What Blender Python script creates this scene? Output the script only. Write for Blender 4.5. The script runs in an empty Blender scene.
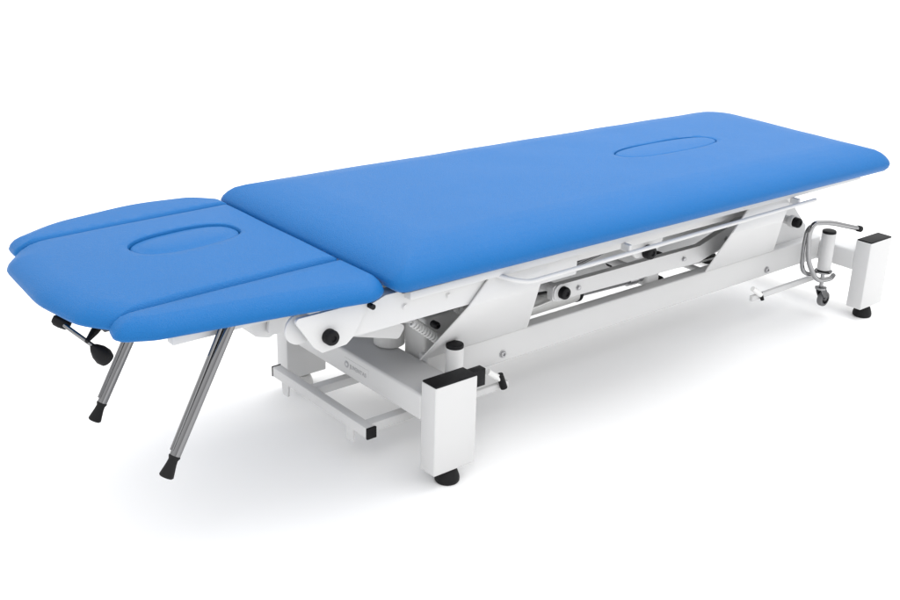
import bpy, bmesh, math
from mathutils import Vector, Matrix, noise
from mathutils.geometry import delaunay_2d_cdt

scene = bpy.context.scene
COL = scene.collection
PI = math.pi

# ------------------------------------------------------------------ materials
def mat(name, color, rough=.5, metal=0., spec=.5, bump=None, var=0., coat=0.):
    m = bpy.data.materials.new(name); m.use_nodes = True
    nt = m.node_tree; b = nt.nodes['Principled BSDF']
    b.inputs['Base Color'].default_value = (*color, 1)
    b.inputs['Roughness'].default_value = rough
    b.inputs['Metallic'].default_value = metal
    b.inputs['Specular IOR Level'].default_value = spec
    b.inputs['Coat Weight'].default_value = coat
    tc = nt.nodes.new('ShaderNodeTexCoord')
    if var:
        n = nt.nodes.new('ShaderNodeTexNoise'); n.inputs['Scale'].default_value = 9; n.inputs['Detail'].default_value = 6
        nt.links.new(tc.outputs['Object'], n.inputs['Vector'])
        mx = nt.nodes.new('ShaderNodeMix'); mx.data_type = 'RGBA'
        mx.inputs[6].default_value = (*[c*(1-var) for c in color], 1)
        mx.inputs[7].default_value = (*[min(1, c*(1+var)) for c in color], 1)
        nt.links.new(n.outputs['Fac'], mx.inputs[0]); nt.links.new(mx.outputs[2], b.inputs['Base Color'])
    if bump:
        last = None
        for sc, st, kind in bump:
            if kind == 'v':
                n = nt.nodes.new('ShaderNodeTexVoronoi'); out = 'Distance'
            else:
                n = nt.nodes.new('ShaderNodeTexNoise'); n.inputs['Detail'].default_value = 4; out = 'Fac'
            n.inputs['Scale'].default_value = sc
            nt.links.new(tc.outputs['Object'], n.inputs['Vector'])
            bp = nt.nodes.new('ShaderNodeBump'); bp.inputs['Strength'].default_value = st; bp.inputs['Distance'].default_value = .002
            nt.links.new(n.outputs[out], bp.inputs['Height'])
            if last: nt.links.new(last.outputs['Normal'], bp.inputs['Normal'])
            last = bp
        nt.links.new(last.outputs['Normal'], b.inputs['Normal'])
    return m

M = dict(
    vinyl=mat('blue_vinyl', (.011, .127, .368), .36, spec=.12, bump=[(480, .45, 'v'), (110, .22, 'n'), (26, .25, 'n'), (7, .35, 'n')], var=.03),
    paint=mat('white_powder_coat', (.595, .595, .595), .40, spec=.22, bump=[(420, .06, 'n')], var=.012),
    black=mat('black_plastic', (.008, .008, .009), .5, spec=.15, bump=[(300, .1, 'n')]),
    rubber=mat('black_rubber', (.012, .012, .0125), .6, spec=.15, bump=[(120, .2, 'n')]),
    chrome=mat('chrome', (.30, .30, .305), .06, metal=1),
    steel=mat('dark_polished_steel', (.21, .21, .215), .05, metal=1),
    zinc=mat('zinc_steel', (.42, .42, .43), .35, metal=1, bump=[(90, .1, 'n')]),
    cable=mat('white_cable_plastic', (.78, .78, .77), .5),
    housing=mat('light_grey_housing', (.62, .62, .61), .5, bump=[(200, .08, 'n')]),
    board=mat('pad_board', (.05, .05, .052), .7),
    print=mat('grey_print', (.36, .36, .37), .6),
    tyre=mat('grey_wheel_rubber', (.13, .13, .135), .55),
    floor=mat('white_studio_floor', (.96, .96, .96), .9, spec=.1, var=.002),
)

# ------------------------------------------------------------------ helpers
def link(name, bm, m, parent=None, smooth=False, sharp=35):
    bmesh.ops.recalc_face_normals(bm, faces=bm.faces)
    me = bpy.data.meshes.new(name)
    for f in bm.faces: f.smooth = True
    ang = math.radians(sharp)
    for e in bm.edges:
        if len(e.link_faces) == 2 and e.calc_face_angle(0) > ang: e.smooth = False
    bm.to_mesh(me); bm.free()
    o = bpy.data.objects.new(name, me); COL.objects.link(o)
    me.materials.append(m)
    if parent: o.parent = parent
    return o

def prism(bm, poly, axis, a, b, bevel=.002, seg=2):
    """extrude a polygon given in the plane normal to axis from a to b"""
    t = bmesh.new()
    def P(u, v, w):
        return {'x': (w, u, v), 'y': (u, w, v), 'z': (u, v, w)}[axis]
    n = len(poly)
    A = [t.verts.new(P(u, v, a)) for u, v in poly]; B = [t.verts.new(P(u, v, b)) for u, v in poly]
    t.faces.new(A); t.faces.new(B[::-1])
    for i in range(n): t.faces.new((A[i], B[i], B[(i+1) % n], A[(i+1) % n]))
    bmesh.ops.recalc_face_normals(t, faces=t.faces)
    if bevel: bmesh.ops.bevel(t, geom=list(t.edges), offset=bevel, segments=seg, profile=.5, affect='EDGES', clamp_overlap=True)
    merge(bm, t)

def merge(bm, t):
    me = bpy.data.meshes.new('tmp'); t.to_mesh(me); t.free(); bm.from_mesh(me); bpy.data.meshes.remove(me)

def box(bm, x0, x1, y0, y1, z0, z1, bevel=.003, seg=2):
    prism(bm, [(x0, y0), (x1, y0), (x1, y1), (x0, y1)], 'z', z0, z1, bevel, seg)

def fillet(poly, rad, n=5):
    """round the corners of a 2d polygon"""
    out = []; N = len(poly)
    for i in range(N):
        r = rad[i] if isinstance(rad, (list, tuple)) else rad
        p = Vector(poly[i]); a = (Vector(poly[i-1])-p); b = (Vector(poly[(i+1) % N])-p)
        la, lb = a.length, b.length; a.normalize(); b.normalize()
        th = a.angle(b); t = min(r/math.tan(th/2), la*.48, lb*.48); 
        if r <= 0 or t < 1e-5: out.append(tuple(p)); continue
        rr = t*math.tan(th/2); c = p+(a+b).normalized()*(rr/math.sin(th/2))
        s = p+a*t-c; e = p+b*t-c
        a0 = math.atan2(s.y, s.x); d = math.atan2(e.y, e.x)-a0
        while d > PI: d -= 2*PI
        while d < -PI: d += 2*PI
        for k in range(n+1):
            q = a0+d*k/n; out.append((c.x+rr*math.cos(q), c.y+rr*math.sin(q)))
    return out

def plate(bm, poly, y0, y1, r=.006, bevel=.0012):
    prism(bm, fillet(poly, r), 'y', y0, y1, bevel, 1)

def tube(bm, pts, r, seg=16, smooth=0, cap=True, rads=None):
    pts = [Vector(p) for p in pts]
    if smooth:                                   # round the path's corners
        q = [pts[0]]
        for i in range(1, len(pts)-1):
            p = pts[i]; a = pts[i-1]-p; b = pts[i+1]-p; s = min(smooth, a.length*.48, b.length*.48)
            A = p+a.normalized()*s; B = p+b.normalized()*s
            for k in range(9):
                t = k/8; q.append(A*(1-t)**2+p*2*t*(1-t)+B*t*t)
        q.append(pts[-1]); pts = q
    d0 = (pts[1]-pts[0]).normalized()
    n = d0.orthogonal().normalized(); rings = []
    for i, p in enumerate(pts):
        d = ((pts[min(i+1, len(pts)-1)]-pts[max(i-1, 0)])).normalized()
        n = (n-d*n.dot(d)).normalized(); b = d.cross(n)
        rr = rads[i] if rads else r
        rings.append([bm.verts.new(p+n*rr*math.cos(2*PI*k/seg)+b*rr*math.sin(2*PI*k/seg)) for k in range(seg)])
    for A, B in zip(rings, rings[1:]):
        for k in range(seg): bm.faces.new((A[k], A[(k+1) % seg], B[(k+1) % seg], B[k]))
    if cap: bm.faces.new(rings[0]); bm.faces.new(rings[-1][::-1])

def lathe(bm, prof, origin, axis=(0, 0, 1), seg=32):
    """prof: (radius, distance along axis)"""
    ax = Vector(axis).normalized(); n = ax.orthogonal().normalized(); b = ax.cross(n); o = Vector(origin)
    rings = []
    for r, h in prof:
        r = max(r, 1e-5)
        rings.append([bm.verts.new(o+ax*h+(n*math.cos(2*PI*k/seg)+b*math.sin(2*PI*k/seg))*r) for k in range(seg)])
    for A, B in zip(rings, rings[1:]):
        for k in range(seg): bm.faces.new((A[k], A[(k+1) % seg], B[(k+1) % seg], B[k]))
    bm.faces.new(rings[0]); bm.faces.new(rings[-1][::-1])

def ring(poly, rad, d, n=7, m=14, rmin=.004, fac=None):
    N = len(poly); ed = []; D = d
    for i in range(N):
        d = D*(fac[i] if fac else 1)
        a = Vector(poly[i]); b = Vector(poly[(i+1) % N]); t = (b-a).normalized(); nn = Vector((-t.y, t.x))
        ed.append((a+nn*d, t))
    C = []; d = D
    for i in range(N):
        (p, t), (q, s) = ed[i-1], ed[i]
        den = t.x*s.y-t.y*s.x
        k = ((q.x-p.x)*s.y-(q.y-p.y)*s.x)/den
        C.append(p+t*k)
    arcs = []
    for i in range(N):
        p = C[i]; a = (C[i-1]-p).normalized(); b = (C[(i+1) % N]-p).normalized(); th = a.angle(b)
        r = max(rad[i]-d, rmin); t = r/math.tan(th/2)
        t = min(t, (C[i-1]-p).length*.49, (C[(i+1) % N]-p).length*.49); r = t*math.tan(th/2)
        c = p+(a+b).normalized()*(r/math.sin(th/2)); s = p+a*t-c; e = p+b*t-c
        a0 = math.atan2(s.y, s.x); dd = math.atan2(e.y, e.x)-a0
        while dd > PI: dd -= 2*PI
        while dd < -PI: dd += 2*PI
        arcs.append([Vector((c.x+r*math.cos(a0+dd*k/n), c.y+r*math.sin(a0+dd*k/n))) for k in range(n+1)])
    out = []
    for i in range(N):
        out += arcs[i]; A = arcs[i][-1]; B = arcs[(i+1) % N][0]
        mm = max(3, round((Vector(poly[i])-Vector(poly[(i+1) % N])).length/.02))
        out += [A.lerp(B, k/mm) for k in range(1, mm)]
    return out

def inside(p, poly):
    c = False; j = len(poly)-1
    for i in range(len(poly)):
        a, b = poly[i], poly[j]
        if (a[1] > p[1]) != (b[1] > p[1]) and p[0] < (b[0]-a[0])*(p[1]-a[1])/(b[1]-a[1])+a[0]: c = not c
        j = i
    return c

def stadium(cx, cy, lx, ly, ang, n=56, e=2.6):
    o = []
    for k in range(n):
        t = 2*PI*k/n; c, s = math.cos(t), math.sin(t)
        x = abs(c)**(2/e)*math.copysign(lx, c); y = abs(s)**(2/e)*math.copysign(ly, s)
        o.append(Vector((cx+x*math.cos(ang)-y*math.sin(ang), cy+x*math.sin(ang)+y*math.cos(ang))))
    return o

def segd(q, P):
    m = 9
    for i in range(len(P)):
        a, b = P[i-1], P[i]; ab = b-a; L = ab.length_squared
        t = max(0, min(1, (q-a).dot(ab)/L)) if L > 1e-12 else 0
        m = min(m, (q-a-ab*t).length)
    return m

def pad(name, poly, rad, prof, parent, hole=None, crown=.004, step=.022, wob=.0012, seed=0., depth=.03, fac=None, rmin=.004):
    """padded cushion: rings from the underside, round the edge, onto the top; the top is a fine mesh with a real hole"""
    bm = bmesh.new(); rings = []
    zb, zt = prof[0][1], prof[-1][1]
    xs = [p[0] for p in poly]; ys = [p[1] for p in poly]
    cx, cy, hx, hy = (min(xs)+max(xs))/2, (min(ys)+max(ys))/2, (max(xs)-min(xs))/2, (max(ys)-min(ys))/2
    def lift(x, y, z):
        w = max(0, min(1, (z-zb)/(zt-zb)))
        u, v = min(1, abs(x-cx)/hx), min(1, abs(y-cy)/hy)
        return z+w*(crown*(1-u**4)*(1-v*v)+wob*noise.noise(Vector((x*7+seed, y*7, z*4))))
    for d, z in prof:
        rings.append([(q.x, q.y, lift(q.x, q.y, z)) for q in ring(poly, rad, d, fac=fac, rmin=rmin if d > .06 else .004)])
    V = [[bm.verts.new(p) for p in R] for R in rings]
    n = len(V[0])
    for A, B in zip(V, V[1:]):
        for k in range(n): bm.faces.new((A[k], A[(k+1) % n], B[(k+1) % n], B[k]))
    bm.faces.new(V[0])
    outer = [Vector(p[:2]) for p in rings[-1]]
    pts = list(outer); edges = [(i, (i+1) % n) for i in range(n)]
    if hole:
        h0 = len(pts); pts += hole; nh = len(hole); edges += [(h0+i, h0+(i+1) % nh) for i in range(nh)]
    x = min(xs)
    rows = 0
    while x < max(xs):
        y = min(ys)+(step/2 if rows % 2 else 0)
        while y < max(ys):
            q = Vector((x, y))
            if inside(q, outer) and segd(q, outer) > step*.4:
                if not hole or (not inside(q, hole) and min((q-o).length for o in hole) > step*.35): pts.append(q)
            y += step
        x += step*.87; rows += 1
    vo, eo, fo, ov, oe, of = delaunay_2d_cdt(pts, edges, [], 0, 1e-6)
    T = [bm.verts.new((v.x, v.y, lift(v.x, v.y, zt))) for v in vo]
    for f in fo:
        c = sum((vo[i] for i in f), Vector((0, 0)))/len(f)
        if all(o and o[0] < n for o in (ov[i] for i in f)) and abs((vo[f[1]]-vo[f[0]]).cross(vo[f[2]]-vo[f[0]])) < 3e-5*max((vo[f[0]]-vo[f[1]]).length, (vo[f[1]]-vo[f[2]]).length, (vo[f[2]]-vo[f[0]]).length): continue
        if inside(c, outer) and not (hole and inside(c, hole)): bm.faces.new([T[i] for i in f])
    if hole:
        hc = sum(hole, Vector((0, 0)))/len(hole)
        prev = [bm.verts.new((q.x, q.y, lift(q.x, q.y, zt))) for q in hole]
        for s, dz in ((-.0012, .0012), (-.003, .0045), (-.004, .010), (-.004, depth)):
            cur = []
            for q in hole:
                dd = (q-hc); L = dd.length; qq = hc+dd*((L+s)/L)
                cur.append(bm.verts.new((qq.x, qq.y, lift(q.x, q.y, zt)-dz)))
            for k in range(nh): bm.faces.new((prev[k], prev[(k+1) % nh], cur[(k+1) % nh], cur[k]))
            prev = cur
        bm.faces.new(prev)
    bmesh.ops.remove_doubles(bm, verts=bm.verts, dist=2e-5)
    return link(name, bm, M['vinyl'], parent, sharp=60), lift

def plug(name, c, lx, ly, ang, ztop, dome, parent, e=2.6, sink=0.0):
    bm = bmesh.new(); R = []
    for s, dz in ((0, -.026), (0, -.009), (.0015, -.0045), (.004, -.0018), (.009, -.0004), (.016, 0), (.028, dome*.55)):
        R.append([bm.verts.new((q.x, q.y, ztop+dz-sink)) for q in stadium(c[0], c[1], lx-s, ly-s, ang, e=e)])
    n = len(R[0])
    for A, B in zip(R, R[1:]):
        for k in range(n): bm.faces.new((A[k], A[(k+1) % n], B[(k+1) % n], B[k]))
    for f in (.6, .3):
        B = [bm.verts.new((c[0]+(v.co.x-c[0])*f, c[1]+(v.co.y-c[1])*f, ztop-sink+dome*(1-.45*f*f))) for v in R[6]]
        A = R[-1]; R.append(B)
        for k in range(n): bm.faces.new((A[k], A[(k+1) % n], B[(k+1) % n], B[k]))
    bm.faces.new(R[-1]); bm.faces.new(R[0][::-1])
    return link(name, bm, M['vinyl'], parent, sharp=60)

def knob(name, p, r, parent, axis=(0, -1, 0), L=.022, m='black'):
    bm = bmesh.new()
    lathe(bm, [(r*.6, -.004), (r*.98, 0), (r, .003), (r, L*.7), (r*.9, L*.9), (r*.7, L), (r*.42, L), (r*.38, L-.003), (0, L-.003)], p, axis, 28)
    return link(name, bm, M[m], parent)

# ------------------------------------------------------------------ the table
T = bpy.data.objects.new('treatment_table', None); COL.objects.link(T)
T['label'] = 'blue upholstered adjustable treatment table on a white steel lifting frame'
T['category'] = 'treatment table'

LP, PX, PY, DY = 1.785, .125, .0545, .70     # post spacing, post section, overall base width
Y0, Y1 = 0.0, DY
ZT, ZB = .2705, .041

# --- pads
mprof = [(.036, .549), (.022, .552), (.009, .558), (.002, .567), (0, .577), (.004, .586), (.013, .5965), (.026, .6065), (.044, .615), (.068, .6225), (.096, .628), (.122, .6305)]
mh = stadium(1.052, .270, .202, .060, -.02, e=2.5)
main, ml = pad('main_pad', [(-.163, -.074), (1.668, -.100), (1.712, .622), (-.163, .700)], [.030, .05, .15, .035], mprof, T, hole=mh, crown=.004, seed=3, fac=[1, 1.2, 1.1, 1.3], wob=.0018, rmin=.03)
plug('breathing_hole_plug', (1.052, .270), .1990, .0570, -.02, ml(1.052, .27, .631)+.0002, .002, main, e=2.5)

hprof = [(.022, .549), (.010, .5515), (.002, .556), (0, .5615), (.0035, .569), (.011, .5765), (.023, .583), (.040, .5878), (.058, .5905)]
hh = stadium(-.392, .408, .134, .072, .10, e=2.5)
head, hl = pad('head_pad', [(-.700, .098), (-.166, .124), (-.166, .612), (-.700, .590), (-.752, .520), (-.768, .30), (-.745, .16)], [.03, .03, .03, .04, .08, .3, .09],
               hprof, T, hole=hh, crown=.004, seed=8, fac=[.28, .45, .28, 1, 1, 1, 1])
plug('face_hole_plug', (-.392, .408), .1295, .0675, .10, hl(-.392, .408, .5905), .007, head, e=2.5, sink=.004)
for poly, rad, fac in (([(-.722, .044), (-.655, .010), (-.38, -.034), (-.215, -.068), (-.163, -.034), (-.163, .1225), (-.710, .0965)], [.03, .1, .3, .06, .06, .02, .02], [1, 1, 1, 1, .5, .28, 1]),
                  ([(-.705, .5915), (-.163, .6135), (-.163, .69), (-.215, .738), (-.36, .765), (-.58, .725), (-.700, .66)], [.02, .02, .06, .1, .3, .3, .04], [.28, .5, 1, 1, 1, 1, 1])):
    pad('armrest_pad', poly, rad, hprof[:-1], T, crown=.003, seed=poly[0][1]*10, fac=fac)

# pad boards
for nm, (x0, x1, y0, y1, z0, z1) in (('main_board', (-.12, 1.60, -.03, .60, .540, .550)), ('head_board', (-.70, -.215, .14, .57, .538, .550))):
    bm = bmesh.new(); box(bm, x0, x1, y0, y1, z0, z1, .001, 1); link(nm, bm, M['board'], T)

# --- corner posts
def post(x, y):
    bm = bmesh.new(); box(bm, x, x+PX, y, y+PY, ZB, ZT, .0035, 3)
    p = link('corner_post', bm, M['paint'], T)
    bm = bmesh.new()
    box(bm, x+.0015, x+PX-.0015, y+.0015, y+PY-.0015, ZT-.004, ZT+.0035, .0025, 3)
    link('post_cap', bm, M['black'], p)
    bm = bmesh.new(); c = (x+PX/2, y+PY/2, 0)
    lathe(bm, [(.028, .0005), (.030, .003), (.0305, .010), (.029, .017), (.0265, .024), (.024, .031), (.021, .035), (.010, .036), (.008, .055)], c)
    link('levelling_foot', bm, M['housing' if x == 0 and y > .3 else 'rubber'], p)
for x in (0, LP):
    for y in (Y0, Y1-PY): post(x, y)

# --- cross beams between the posts
beams = []
for x in (0, LP):
    bm = bmesh.new(); box(bm, x+.0, x+PX-.001, PY-.002, Y1-PY+.002, .166, .2345, .008, 4)
    beams.append(link('cross_beam', bm, M['paint'], T))
# nameplate with printed emblem and letters on the head-end beam
bm = bmesh.new(); box(bm, -.0006, .0005, .262, .368, .183, .2165, .0004, 1)
npl = link('nameplate', bm, M['paint'], beams[0])
cu = bpy.data.curves.new('letters', 'FONT'); cu.body = 'JUVENTAS'; cu.size = .0155; cu.align_x = 'CENTER'; cu.align_y = 'CENTER'; cu.extrude = .0002
to = bpy.data.objects.new('letters_tmp', cu); COL.objects.link(to)
bpy.context.view_layer.update()
me = bpy.data.meshes.new_from_object(to.evaluated_get(bpy.context.evaluated_depsgraph_get())); bpy.data.objects.remove(to)
lo = bpy.data.objects.new('printed_letters', me); me.materials.clear(); me.materials.append(M['print']); COL.objects.link(lo)
me.transform(Matrix(((0, 0, -1, -.0010), (-1, 0, 0, .308), (0, 1, 0, .1985), (0, 0, 0, 1)))); lo.parent = beams[0]
bm = bmesh.new()
pr = []
for k in range(48):
    t = 2*PI*k/48; r = .0095 if (k//2) % 2 else .0078; pr.append((.3575+r*math.cos(t), .1995+r*math.sin(t)))
prism(bm, pr, 'x', -.0012, -.0004, 0)
link('printed_emblem', bm, M['print'], beams[0])
bm = bmesh.new(); lathe(bm, [(.0042, 0), (.0042, .0006), (.001, .0006)], (-.0012, .3575, .1995), (-1, 0, 0), 20); link('emblem_centre', bm, M['paint'], beams[0])

# --- side rails of the base
for y0, y1, near in ((.185, .225, True), (Y1-.225, Y1-.185, False)):
    bm = bmesh.new()
    box(bm, .1235, LP+.001, y0, y1, .168, .2475, .005, 3)
    r = link('side_rail', bm, M['paint'], T)
    ys = y0 if near else y1; dr = -1 if near else 1
    for sx, sz in ((.370, .193), (1.500, .188)):
        bm = bmesh.new()
        lathe(bm, [(.011, 0), (.011, .0015), (.0085, .002), (.0085, .006), (.0075, .0072), (.004, .0072), (.0035, .004), (0, .004)], (sx, ys, sz), (0, dr, 0), 24)
        link('rail_screw', bm, M['zinc'], r)
    yl = .150 if near else Y1-.150
    bm = bmesh.new(); box(bm, .16, .36, yl-.006, yl+.006, .117, .135, .002, 2)
    link('linkage_bar', bm, M['paint'], T)
    bm = bmesh.new(); box(bm, 1.385, 1.725, yl-.006, yl+.006, .117, .135, .002, 2)
    link('linkage_bar', bm, M['paint'], T)
    for gx, gz, k in ((.288, .178, 1), (1.385, .160, .62)):
        bm = bmesh.new()
        tube(bm, [(gx, yl+dr*.002, gz), (gx+.036, yl+dr*.010, gz-.026)], .0085, 16)
        a = link('adjuster', bm, M['cable'], T)
        bm = bmesh.new(); x2 = gx+.034; z2 = gz-.026
        tube(bm, [(x2, yl+dr*.010, z2+.012*k), (x2+.014*k, yl+dr*.014, z2-.028*k)], .0095*k, 14)
        link('adjuster_grip', bm, M['black'], a)

# black pedal block behind the head-end post
bm = bmesh.new(); box(bm, .168, .228, .088, .112, .182, .228, .002, 2); link('pedal_block', bm, M['black'], T)

# --- castor tubes, cranks and castors
def castor_unit(x, y, zt, zb, crank):
    bm = bmesh.new(); lathe(bm, [(.0205, 0), (.022, .0015), (.022, zt-zb-.001), (.0215, zt-zb)], (x, y, zb), seg=40)
    t = link('castor_tube', bm, M['paint'], T)
    bm = bmesh.new(); lathe(bm, [(.0200, -.004), (.0218, 0), (.0222, .004), (.0212, .008), (.018, .0092), (0, .0092)], (x, y, zt), seg=40)
    link('tube_cap', bm, M['black'], t)
    if not crank: return
    bm = bmesh.new()
    lathe(bm, [(.012, 0), (.026, .001), (.028, .004), (.028, .007), (.012, .009)], (x, y, zb-.011), seg=36)
    lathe(bm, [(.0065, 0), (.0065, .06)], (x, y, zb-.066), seg=20)
    link('castor_stem', bm, M['chrome'], t)
    bm = bmesh.new()      # fork of the castor
    zc = zb-.108
    lathe(bm, [(.013, 0), (.019, .002), (.019, .008), (.012, .010)], (x, y, zb-.070), seg=28)
    for s in (-1, 1):
        prism(bm, fillet([(x-.012, zb-.062), (x+.012, zb-.062), (x+.034, zc+.006), (x+.032, zc-.008), (x+.018, zc-.006), (x-.004, zb-.082)], .004), 'y', y+s*.0115-.0012, y+s*.0115+.0012, .0006, 1)
    f = link('castor_fork', bm, M['chrome'], t)
    c = (x+.024, y-.0085, zc)
    bm = bmesh.new(); lathe(bm, [(.017, 0), (.024, .0005), (.0255, .004), (.0255, .013), (.024, .0165), (.017, .017)], c, (0, 1, 0), 40)
    link('castor_wheel', bm, M['tyre'], t)
    bm = bmesh.new(); lathe(bm, [(.0155, 0), (.0155, .0222), (.0145, .0222)], (c[0], y-.0105, zc), (0, 1, 0), 32)
    lathe(bm, [(.005, 0), (.005, .032)], (c[0], y-.016, zc), (0, 1, 0), 16)
    link('wheel_hub', bm, M['chrome'], t)
castor_unit(.146, .112, .298, .16, False)
castor_unit(1.700, .104, .297, .172, True)
castor_unit(.146, Y1-.112, .298, .16, False)
castor_unit(1.700, Y1-.104, .297, .172, False)

# chrome crank handle at the foot end
for dx, dy, full in ((0, 0, True),):
    bm = bmesh.new()
    tube(bm, [(1.700, .066, .162), (1.670, .056, .160), (1.598, .062, .166), (1.560, .078, .235), (1.548, .082, .330), (1.560, .078, .362), (1.640, .066, .352), (1.770, .046, .314)], .0080, 18, smooth=.030)
    cr = link('crank_handle', bm, M['chrome'], T)
    bm = bmesh.new(); tube(bm, [(1.766, .0467, .3152), (1.782, .0445, .3105)], .0102, 18); link('handle_end_cap', bm, M['black'], cr)
    bm = bmesh.new()
    tube(bm, [(1.720, .128, .160), (1.640, .118, .160), (1.585, .112, .190), (1.566, .104, .270), (1.566, .100, .335), (1.600, .092, .352)], .0075, 16, smooth=.04)
    link('handle_stay', bm, M['chrome'], cr)

# --- foot lever frame at the head end
ZU = .120; XU = -.075
bm = bmesh.new(); box(bm, XU-.013, XU+.013, .150, .575, ZU-.014, ZU+.014, .003, 2)
fl = link('foot_lever_bar', bm, M['paint'], T)
for y in (.143, .5755):
    bm = bmesh.new(); box(bm, XU-.0138, XU+.0138, y, y+(.007 if y < .3 else .003), ZU-.0148, ZU+.0148, .002, 2); link('bar_end_cap', bm, M['black'], fl)
for y in (.165, .405):
    bm = bmesh.new(); box(bm, XU+.0125, .150, y, y+.028, ZU-.012, ZU+.012, .003, 2); link('lever_arm', bm, M['paint'], fl)
for y in (.205, .500):
    bm = bmesh.new(); prism(bm, fillet([(y, ZU-.010), (y+.004, ZU-.048), (y+.030, ZU-.048), (y+.034, ZU-.010)], .004), 'x', XU-.011, XU-.005, .001, 1)
    link('lever_bracket', bm, M['paint'], fl)

# --- lifting gear
def P(name, poly, y0, y1, r=.008, m='paint'):
    bm = bmesh.new(); plate(bm, poly, y0, y1, r); return link(name, bm, M[m], T)

def mirror(y): return Y1-y

def bent_plate(name, low, bend, top, near, th=.005):
    """steel plate that rises slanting outward from the rail, then bends upright towards the pad frame"""
    f = (lambda p: p) if near else (lambda p: (p[0], mirror(p[1]), p[2]))
    o = Vector((0, th, 0)) if near else Vector((0, -th, 0))
    bm = bmesh.new(); fr = []; bk = []
    outline = [low[0], low[1], bend[1]]+top+[bend[0]]
    for p in outline:
        v = Vector(f(p)); fr.append(bm.verts.new(v)); bk.append(bm.verts.new(v+o))
    N = len(outline)
    lo = [0, 1, 2, N-1]; up = list(range(2, N))
    for A, fl in ((fr, 1), (bk, -1)):
        bm.faces.new([A[i] for i in lo][::fl]); bm.faces.new([A[i] for i in up][::fl])
    for i in range(N): bm.faces.new((fr[i], bk[i], bk[(i+1) % N], fr[(i+1) % N]))
    bmesh.ops.recalc_face_normals(bm, faces=bm.faces)
    bmesh.ops.bevel(bm, geom=list(bm.edges), offset=.0012, segments=2, profile=.5, affect='EDGES', clamp_overlap=True)
    return link(name, bm, M['paint'], T)

for near in (True, False):
    SG = 1 if near else -1
    def Y(a, b): return (a, b) if near else (mirror(b), mirror(a))
    def F(pts): return [(x, y if near else mirror(y), z) for x, y, z in pts]
    bent_plate('lifting_plate', [(.098, .1845, .2470), (.455, .1845, .2470)], [(.074, -.0185, .460), (.292, -.0185, .462)], [(.318, -.0185, .519), (.134, -.0185, .519)], near)
    bent_plate('lifting_plate', [(1.185, .1845, .2470), (1.525, .1845, .2470)], [(1.016, -.0185, .458), (1.246, -.0185, .450)], [(1.268, -.0185, .500), (1.245, -.0185, .519), (1.078, -.0185, .519)], near)
    # link bar between them
    P('link_bar', [(.505, .318), (1.10, .305), (1.30, .350), (1.49, .362), (1.49, .405), (1.30, .412), (1.10, .357), (.505, .361)], *Y(.150, .170), r=.010)
    # inner arms of the lift
    P('inner_arm', [(.50, .300), (.70, .330), (1.30, .330), (1.45, .330), (1.45, .405), (.90, .420), (.50, .385)], *Y(.270, .278), r=.01)
    P('foot_arm', [(1.40, .2475), (1.735, .2475), (1.733, .286), (1.648, .370), (1.50, .520), (1.40, .520)], *Y(.215, .223), r=.01)
    # head-end frame beam ending in the hinge plate of the head section
    P('frame_beam', [(-.238, .466), (-.215, .463), (.42, .463), (.42, .5375), (-.150, .5375), (-.205, .520)], *Y(-.010, .028), r=.004)
    P('hinge_plate', [(-.382, .540), (-.332, .466), (-.315, .452), (-.256, .456), (-.238, .470), (-.195, .540)], *Y(-.020, -.0125), r=.008)
    P('hinge_disc', [(-.352+.034*math.cos(k*PI/12), .506+.034*math.sin(k*PI/12)) for k in range(24)], *Y(.004, .010), r=0)
    # slim upper frame tube under the main pad
    bm = bmesh.new(); yy = Y(-.030, -.004); box(bm, -.10, 1.605, yy[0], yy[1], .520, .5395, .003, 2); fr = link('pad_frame_tube', bm, M['paint'], T)
    bm = bmesh.new(); yy = Y(.040, .065); box(bm, .43, 1.36, yy[0], yy[1], .470, .5385, .003, 2); link('inner_frame_tube', bm, M['paint'], T)
    # accessory rail
    yr = -.050 if near else mirror(-.050); yi = -.02 if near else mirror(-.02)
    bm = bmesh.new()
    tube(bm, [(.150, yi, .522), (.178, yr, .512), (.225, yr, .497), (1.335, yr, .505), (1.345, yr, .505)], .0056, 14, smooth=.03)
    ar = link('accessory_rail', bm, M['paint'], T)
    for x in (.56, 1.262):
        bm = bmesh.new(); a, b = sorted((yr, yi)); box(bm, x, x+.010, a, b, .500, .520, .002, 1); link('rail_bracket', bm, M['paint'], ar)
    d = -1 if near else 1
    # pivots
    for x, y, z, r in ((-.300, -.020, .486, .0165), (.537, .150, .340, .017), (.757, .060, .434, .019), (1.565, .150, .346, .016), (1.278, .262, .206, .013), (1.053, .262, .228, .015)):
        yk = y if near else mirror(y)
        knob('pivot_knob', (x, yk, z), r, T, (0, d, 0), L=.020 if y < 0 else .022)
    for x, y, z, r in ((.530, .147, .340, .024), (1.565, .152, .346, .020)):
        bm = bmesh.new(); yk = y if near else mirror(y)
        lathe(bm, [(r, -.012), (r, .001), (r-.001, .002), (.01, .002)], (x, yk, z), (0, d, 0), 36); link('pivot_boss', bm, M['paint'], T)
    P('pivot_bracket', [(.685, .520), (.700, .440), (.720, .420), (.790, .420), (.815, .440), (.840, .520)], *Y(.062, .070), r=.010)

# cross tubes of the lift
for x, y, z, r in ((.537, .155, .340, .014), (1.565, .155, .346, .014), (.757, .066, .434, .015), (-.300, .012, .490, .014), (1.278, .265, .206, .009), (1.053, .265, .228, .011)):
    bm = bmesh.new(); tube(bm, [(x, y, z), (x, Y1-y, z)], r, 20); link('cross_tube', bm, M['paint'], T)

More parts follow.
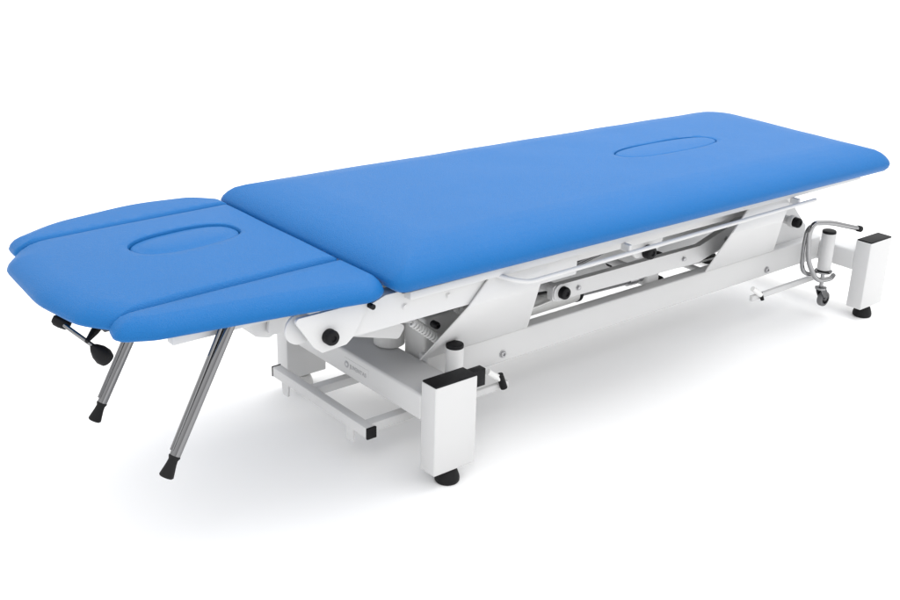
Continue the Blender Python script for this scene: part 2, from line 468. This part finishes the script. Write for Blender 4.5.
# main actuator: gear housing, cylinder and rod
bm = bmesh.new(); box(bm, .135, .300, .215, .300, .205, .338, .008, 3); mo = link('motor_housing', bm, M['housing'], T)
bm = bmesh.new(); lathe(bm, [(.036, 0), (.040, .003), (.040, .10), (.036, .103)], (.115, .335, .236), (0, 0, 1), 36); link('motor_drum', bm, M['housing'], T)
bm = bmesh.new(); tube(bm, [(.30, .258, .262), (.70, .250, .270)], .025, 28); link('actuator_cylinder', bm, M['housing'], T)
bm = bmesh.new(); tube(bm, [(.70, .250, .270), (.99, .245, .262)], .015, 24); tube(bm, [(.90, .2465, .2645), (.935, .246, .2635)], .019, 24)
link('actuator_rod', bm, M['zinc'], T)
bm = bmesh.new(); box(bm, .96, 1.02, .222, .268, .235, .292, .010, 3); link('rod_clevis', bm, M['paint'], T)
bm = bmesh.new(); tube(bm, [(.99, .23, .262), (.99, .47, .262)], .012, 20); link('cross_tube', bm, M['paint'], T)
bm = bmesh.new(); lathe(bm, [(.0262, 0), (.0268, .002), (.0268, .010), (.0262, .012)], (.69, .2502, .2698), (1, 0, .02), 32); link('cylinder_ring', bm, M['black'], T)
# hoses and cables clipped along the lift
bm = bmesh.new(); tube(bm, [(.29, .235, .300), (.42, .232, .318), (.62, .236, .300), (.80, .234, .292), (.93, .238, .300), (1.00, .236, .272)], .0042, 10, smooth=.05); link('hydraulic_hose', bm, M['black'], T)
bm = bmesh.new(); tube(bm, [(.30, .222, .286), (.50, .226, .272), (.66, .222, .292), (.90, .228, .312), (1.10, .232, .262), (1.30, .236, .255)], .0028, 8, smooth=.06); link('power_cable', bm, M['cable'], T)
for bx, bz in ((.60, .338), (1.03, .331), (1.22, .356)):
    bm = bmesh.new(); lathe(bm, [(.0085, 0), (.0085, .0012), (.0062, .0014), (.0062, .0055), (.005, .0062), (0, .0062)], (bx, .1495, bz), (0, -1, 0), 6); link('hex_bolt', bm, M['zinc'], T)
for bx, bz in ((-.10, .500), (.02, .498)):
    bm = bmesh.new(); lathe(bm, [(.0075, 0), (.0075, .001), (.0055, .0012), (.0055, .004), (0, .004)], (bx, -.0102, bz), (0, -1, 0), 20); link('frame_screw', bm, M['paint'], T)
# gas spring of the second section
bm = bmesh.new(); tube(bm, [(.60, .255, .340), (.95, .255, .400)], .012, 20); link('gas_spring', bm, M['steel'], T)
# coil spring
bm = bmesh.new()
pts = [(.50+.13*t/220, .215+.016*math.cos(t*2*PI/16), .372+.016*t/220+.016*math.sin(t*2*PI/16)) for t in range(221)]
tube(bm, pts, .0022, 6); link('coil_spring', bm, M['zinc'], T)
# coiled power cable and plug
bm = bmesh.new()
a, b = Vector((.078, .195, .352)), Vector((.150, .190, .292)); ax = (b-a).normalized(); n1 = ax.orthogonal().normalized(); n2 = ax.cross(n1)
pts = []
for t in range(0, 9*16+1):
    f = t/(9*16); pts.append(a.lerp(b, f)+(n1*math.cos(t*2*PI/16)+n2*math.sin(t*2*PI/16))*.010)
tube(bm, pts, .0032, 8)
tube(bm, [(-.02, .20, .365), (.03, .20, .362), tuple(a)], .0035, 8, smooth=.02)
cc = link('coiled_cable', bm, M['cable'], T)
bm = bmesh.new(); lathe(bm, [(.006, -.004), (.013, 0), (.013, .030), (.011, .034), (.011, .046), (.008, .048)], b, ax, 20); link('cable_plug', bm, M['cable'], cc)
bm = bmesh.new(); tube(bm, [(.215, .20, .345), (.228, .202, .352), (.222, .2, .338), (.24, .205, .332), (.25, .21, .36)], .0035, 8, smooth=.01); link('power_cable', bm, M['cable'], T)
knob('pivot_knob', (.115, .16, .350), .009, T)

# --- head section frame
for y0, y1 in ((.060, .086), (.600, .626)):
    bm = bmesh.new(); box(bm, -.600, -.30, y0, y1, .512, .5410, .003, 2); link('head_frame_arm', bm, M['paint'], T)
bm = bmesh.new(); box(bm, -.36, -.335, .087, .599, .508, .536, .003, 2); link('head_frame_crossbar', bm, M['paint'], T)
bm = bmesh.new(); prism(bm, fillet([(-.400, .500), (-.385, .452), (-.345, .440), (-.300, .500)], .012), 'y', .130, .190, .002, 2); hb = link('hinge_block', bm, M['paint'], T)
bm = bmesh.new(); prism(bm, fillet([(-.300, .505), (-.355, .500), (-.362, .455), (-.330, .452), (-.02, .36), (.0, .39)], .01), 'y', .115, .123, .001, 1); link('hinge_arm', bm, M['paint'], T)
bm = bmesh.new(); tube(bm, [(-.199, -.035, .530), (-.199, -.020, .530)], .006, 12); link('hinge_pin', bm, M['black'], T)

# chrome support legs below the armrests
for (tx, ty, tz), (fx, fy, fz) in (((-.480, .045, .545), (-.627, .030, .295)), ((-.490, .470, .40), (-.592, .470, .2205))):
    top, foot = Vector((tx, ty, tz)), Vector((fx, fy, fz)); d = (foot-top).normalized()
    if fy > .2: top = top-d*.13
    bm = bmesh.new(); tube(bm, [top, foot], .0112, 28)
    lg = link('support_leg', bm, M['steel'], T)
    bm = bmesh.new(); lathe(bm, [(.011, -.004), (.0120, 0), (.0095, .006), (.0105, .016), (.0138, .034), (.0148, .040), (.013, .0425)], foot, d, 28); link('rubber_tip', bm, M['rubber'], lg)
    bm = bmesh.new(); n = d.cross(Vector((0, 1, 0))).normalized()
    tube(bm, [top-n*.017, foot-n*.012-d*.012], .0042, 10); link('leg_stay', bm, M['steel'], lg)

# release lever with two black grips below the head pad
bm = bmesh.new(); tube(bm, [(-.742, .245, .532), (-.732, .215, .522), (-.698, .195, .486)], .0045, 12); rl = link('release_lever', bm, M['steel'], T)
bm = bmesh.new(); tube(bm, [(-.715, .196, .503), (-.690, .215, .512), (-.640, .250, .530)], .007, 10, rads=[.004, .0085, .0085]); link('lever_bracket', bm, M['black'], rl)
bm = bmesh.new(); d = Vector((.045, 0, -.033)).normalized(); lathe(bm, [(.004, -.004), (.010, .004), (.0165, .018), (.0185, .032), (.0155, .043), (.007, .048)], (-.704, .195, .490), (.60, -.03, -.80), 28); link('lever_grip', bm, M['black'], rl)
bm = bmesh.new(); lathe(bm, [(.007, -.016), (.0115, -.010), (.0125, 0), (.0115, .014), (.007, .020)], (-.742, .250, .533), (.62, -.5, -.35), 28); link('pivot_grip', bm, M['black'], rl)

# ------------------------------------------------------------------ setting
bm = bmesh.new()
s = 30; bm.faces.new([bm.verts.new(p) for p in ((-s, -s, 0), (s, -s, 0), (s, s, 0), (-s, s, 0))])
fo = link('floor', bm, M['floor']); fo['kind'] = 'structure'

w = bpy.data.worlds.new('World'); scene.world = w; w.use_nodes = True
nt = w.node_tree; bg = nt.nodes['Background']
tc = nt.nodes.new('ShaderNodeTexCoord'); sp = nt.nodes.new('ShaderNodeSeparateXYZ'); cr = nt.nodes.new('ShaderNodeValToRGB')
nt.links.new(tc.outputs['Generated'], sp.inputs[0]); nt.links.new(sp.outputs['Z'], cr.inputs[0]); nt.links.new(cr.outputs[0], bg.inputs[0])
cr.color_ramp.elements[0].position = 0; cr.color_ramp.elements[0].color = (.46, .46, .465, 1)
cr.color_ramp.elements[1].position = .55; cr.color_ramp.elements[1].color = (1, 1, 1, 1)
bg.inputs[1].default_value = 1.42

def area(name, loc, target, size, power):
    l = bpy.data.lights.new(name, 'AREA'); l.shape = 'RECTANGLE'; l.size, l.size_y = size; l.energy = power
    o = bpy.data.objects.new(name, l); COL.objects.link(o); o.location = loc
    o.rotation_euler = (Vector(target)-Vector(loc)).to_track_quat('-Z', 'Y').to_euler()
area('overhead_softbox', (1.4, .3, 3.4), (1.0, .3, .5), (3.4, 1.6), 52)
area('key_softbox', (-2.6, -2.6, 3.6), (.2, .2, .5), (1.6, 1.2), 20)

# ------------------------------------------------------------------ camera
cam = bpy.data.cameras.new('camera'); co = bpy.data.objects.new('camera', cam); COL.objects.link(co)
yaw, pit, rol = .8714, -.3748, .0303
d = Vector((math.cos(yaw)*math.cos(pit), math.sin(yaw)*math.cos(pit), math.sin(pit)))
r = d.cross(Vector((0, 0, 1))).normalized(); u = r.cross(d)
r, u = r*math.cos(rol)+u*math.sin(rol), u*math.cos(rol)-r*math.sin(rol)
mw = Matrix((r, u, -d)).transposed().to_4x4(); mw.translation = (-1.4598, -1.7982, 1.4083); co.matrix_world = mw
cam.sensor_width = 36; cam.lens = 1134.69/900*36; cam.shift_x = -.0074; cam.shift_y = -.0033; cam.clip_end = 200; cam.clip_start = .05
scene.camera = co
scene.view_settings.view_transform = 'Standard'; scene.view_settings.look = 'None'; scene.view_settings.exposure = .17; scene.view_settings.gamma = 1
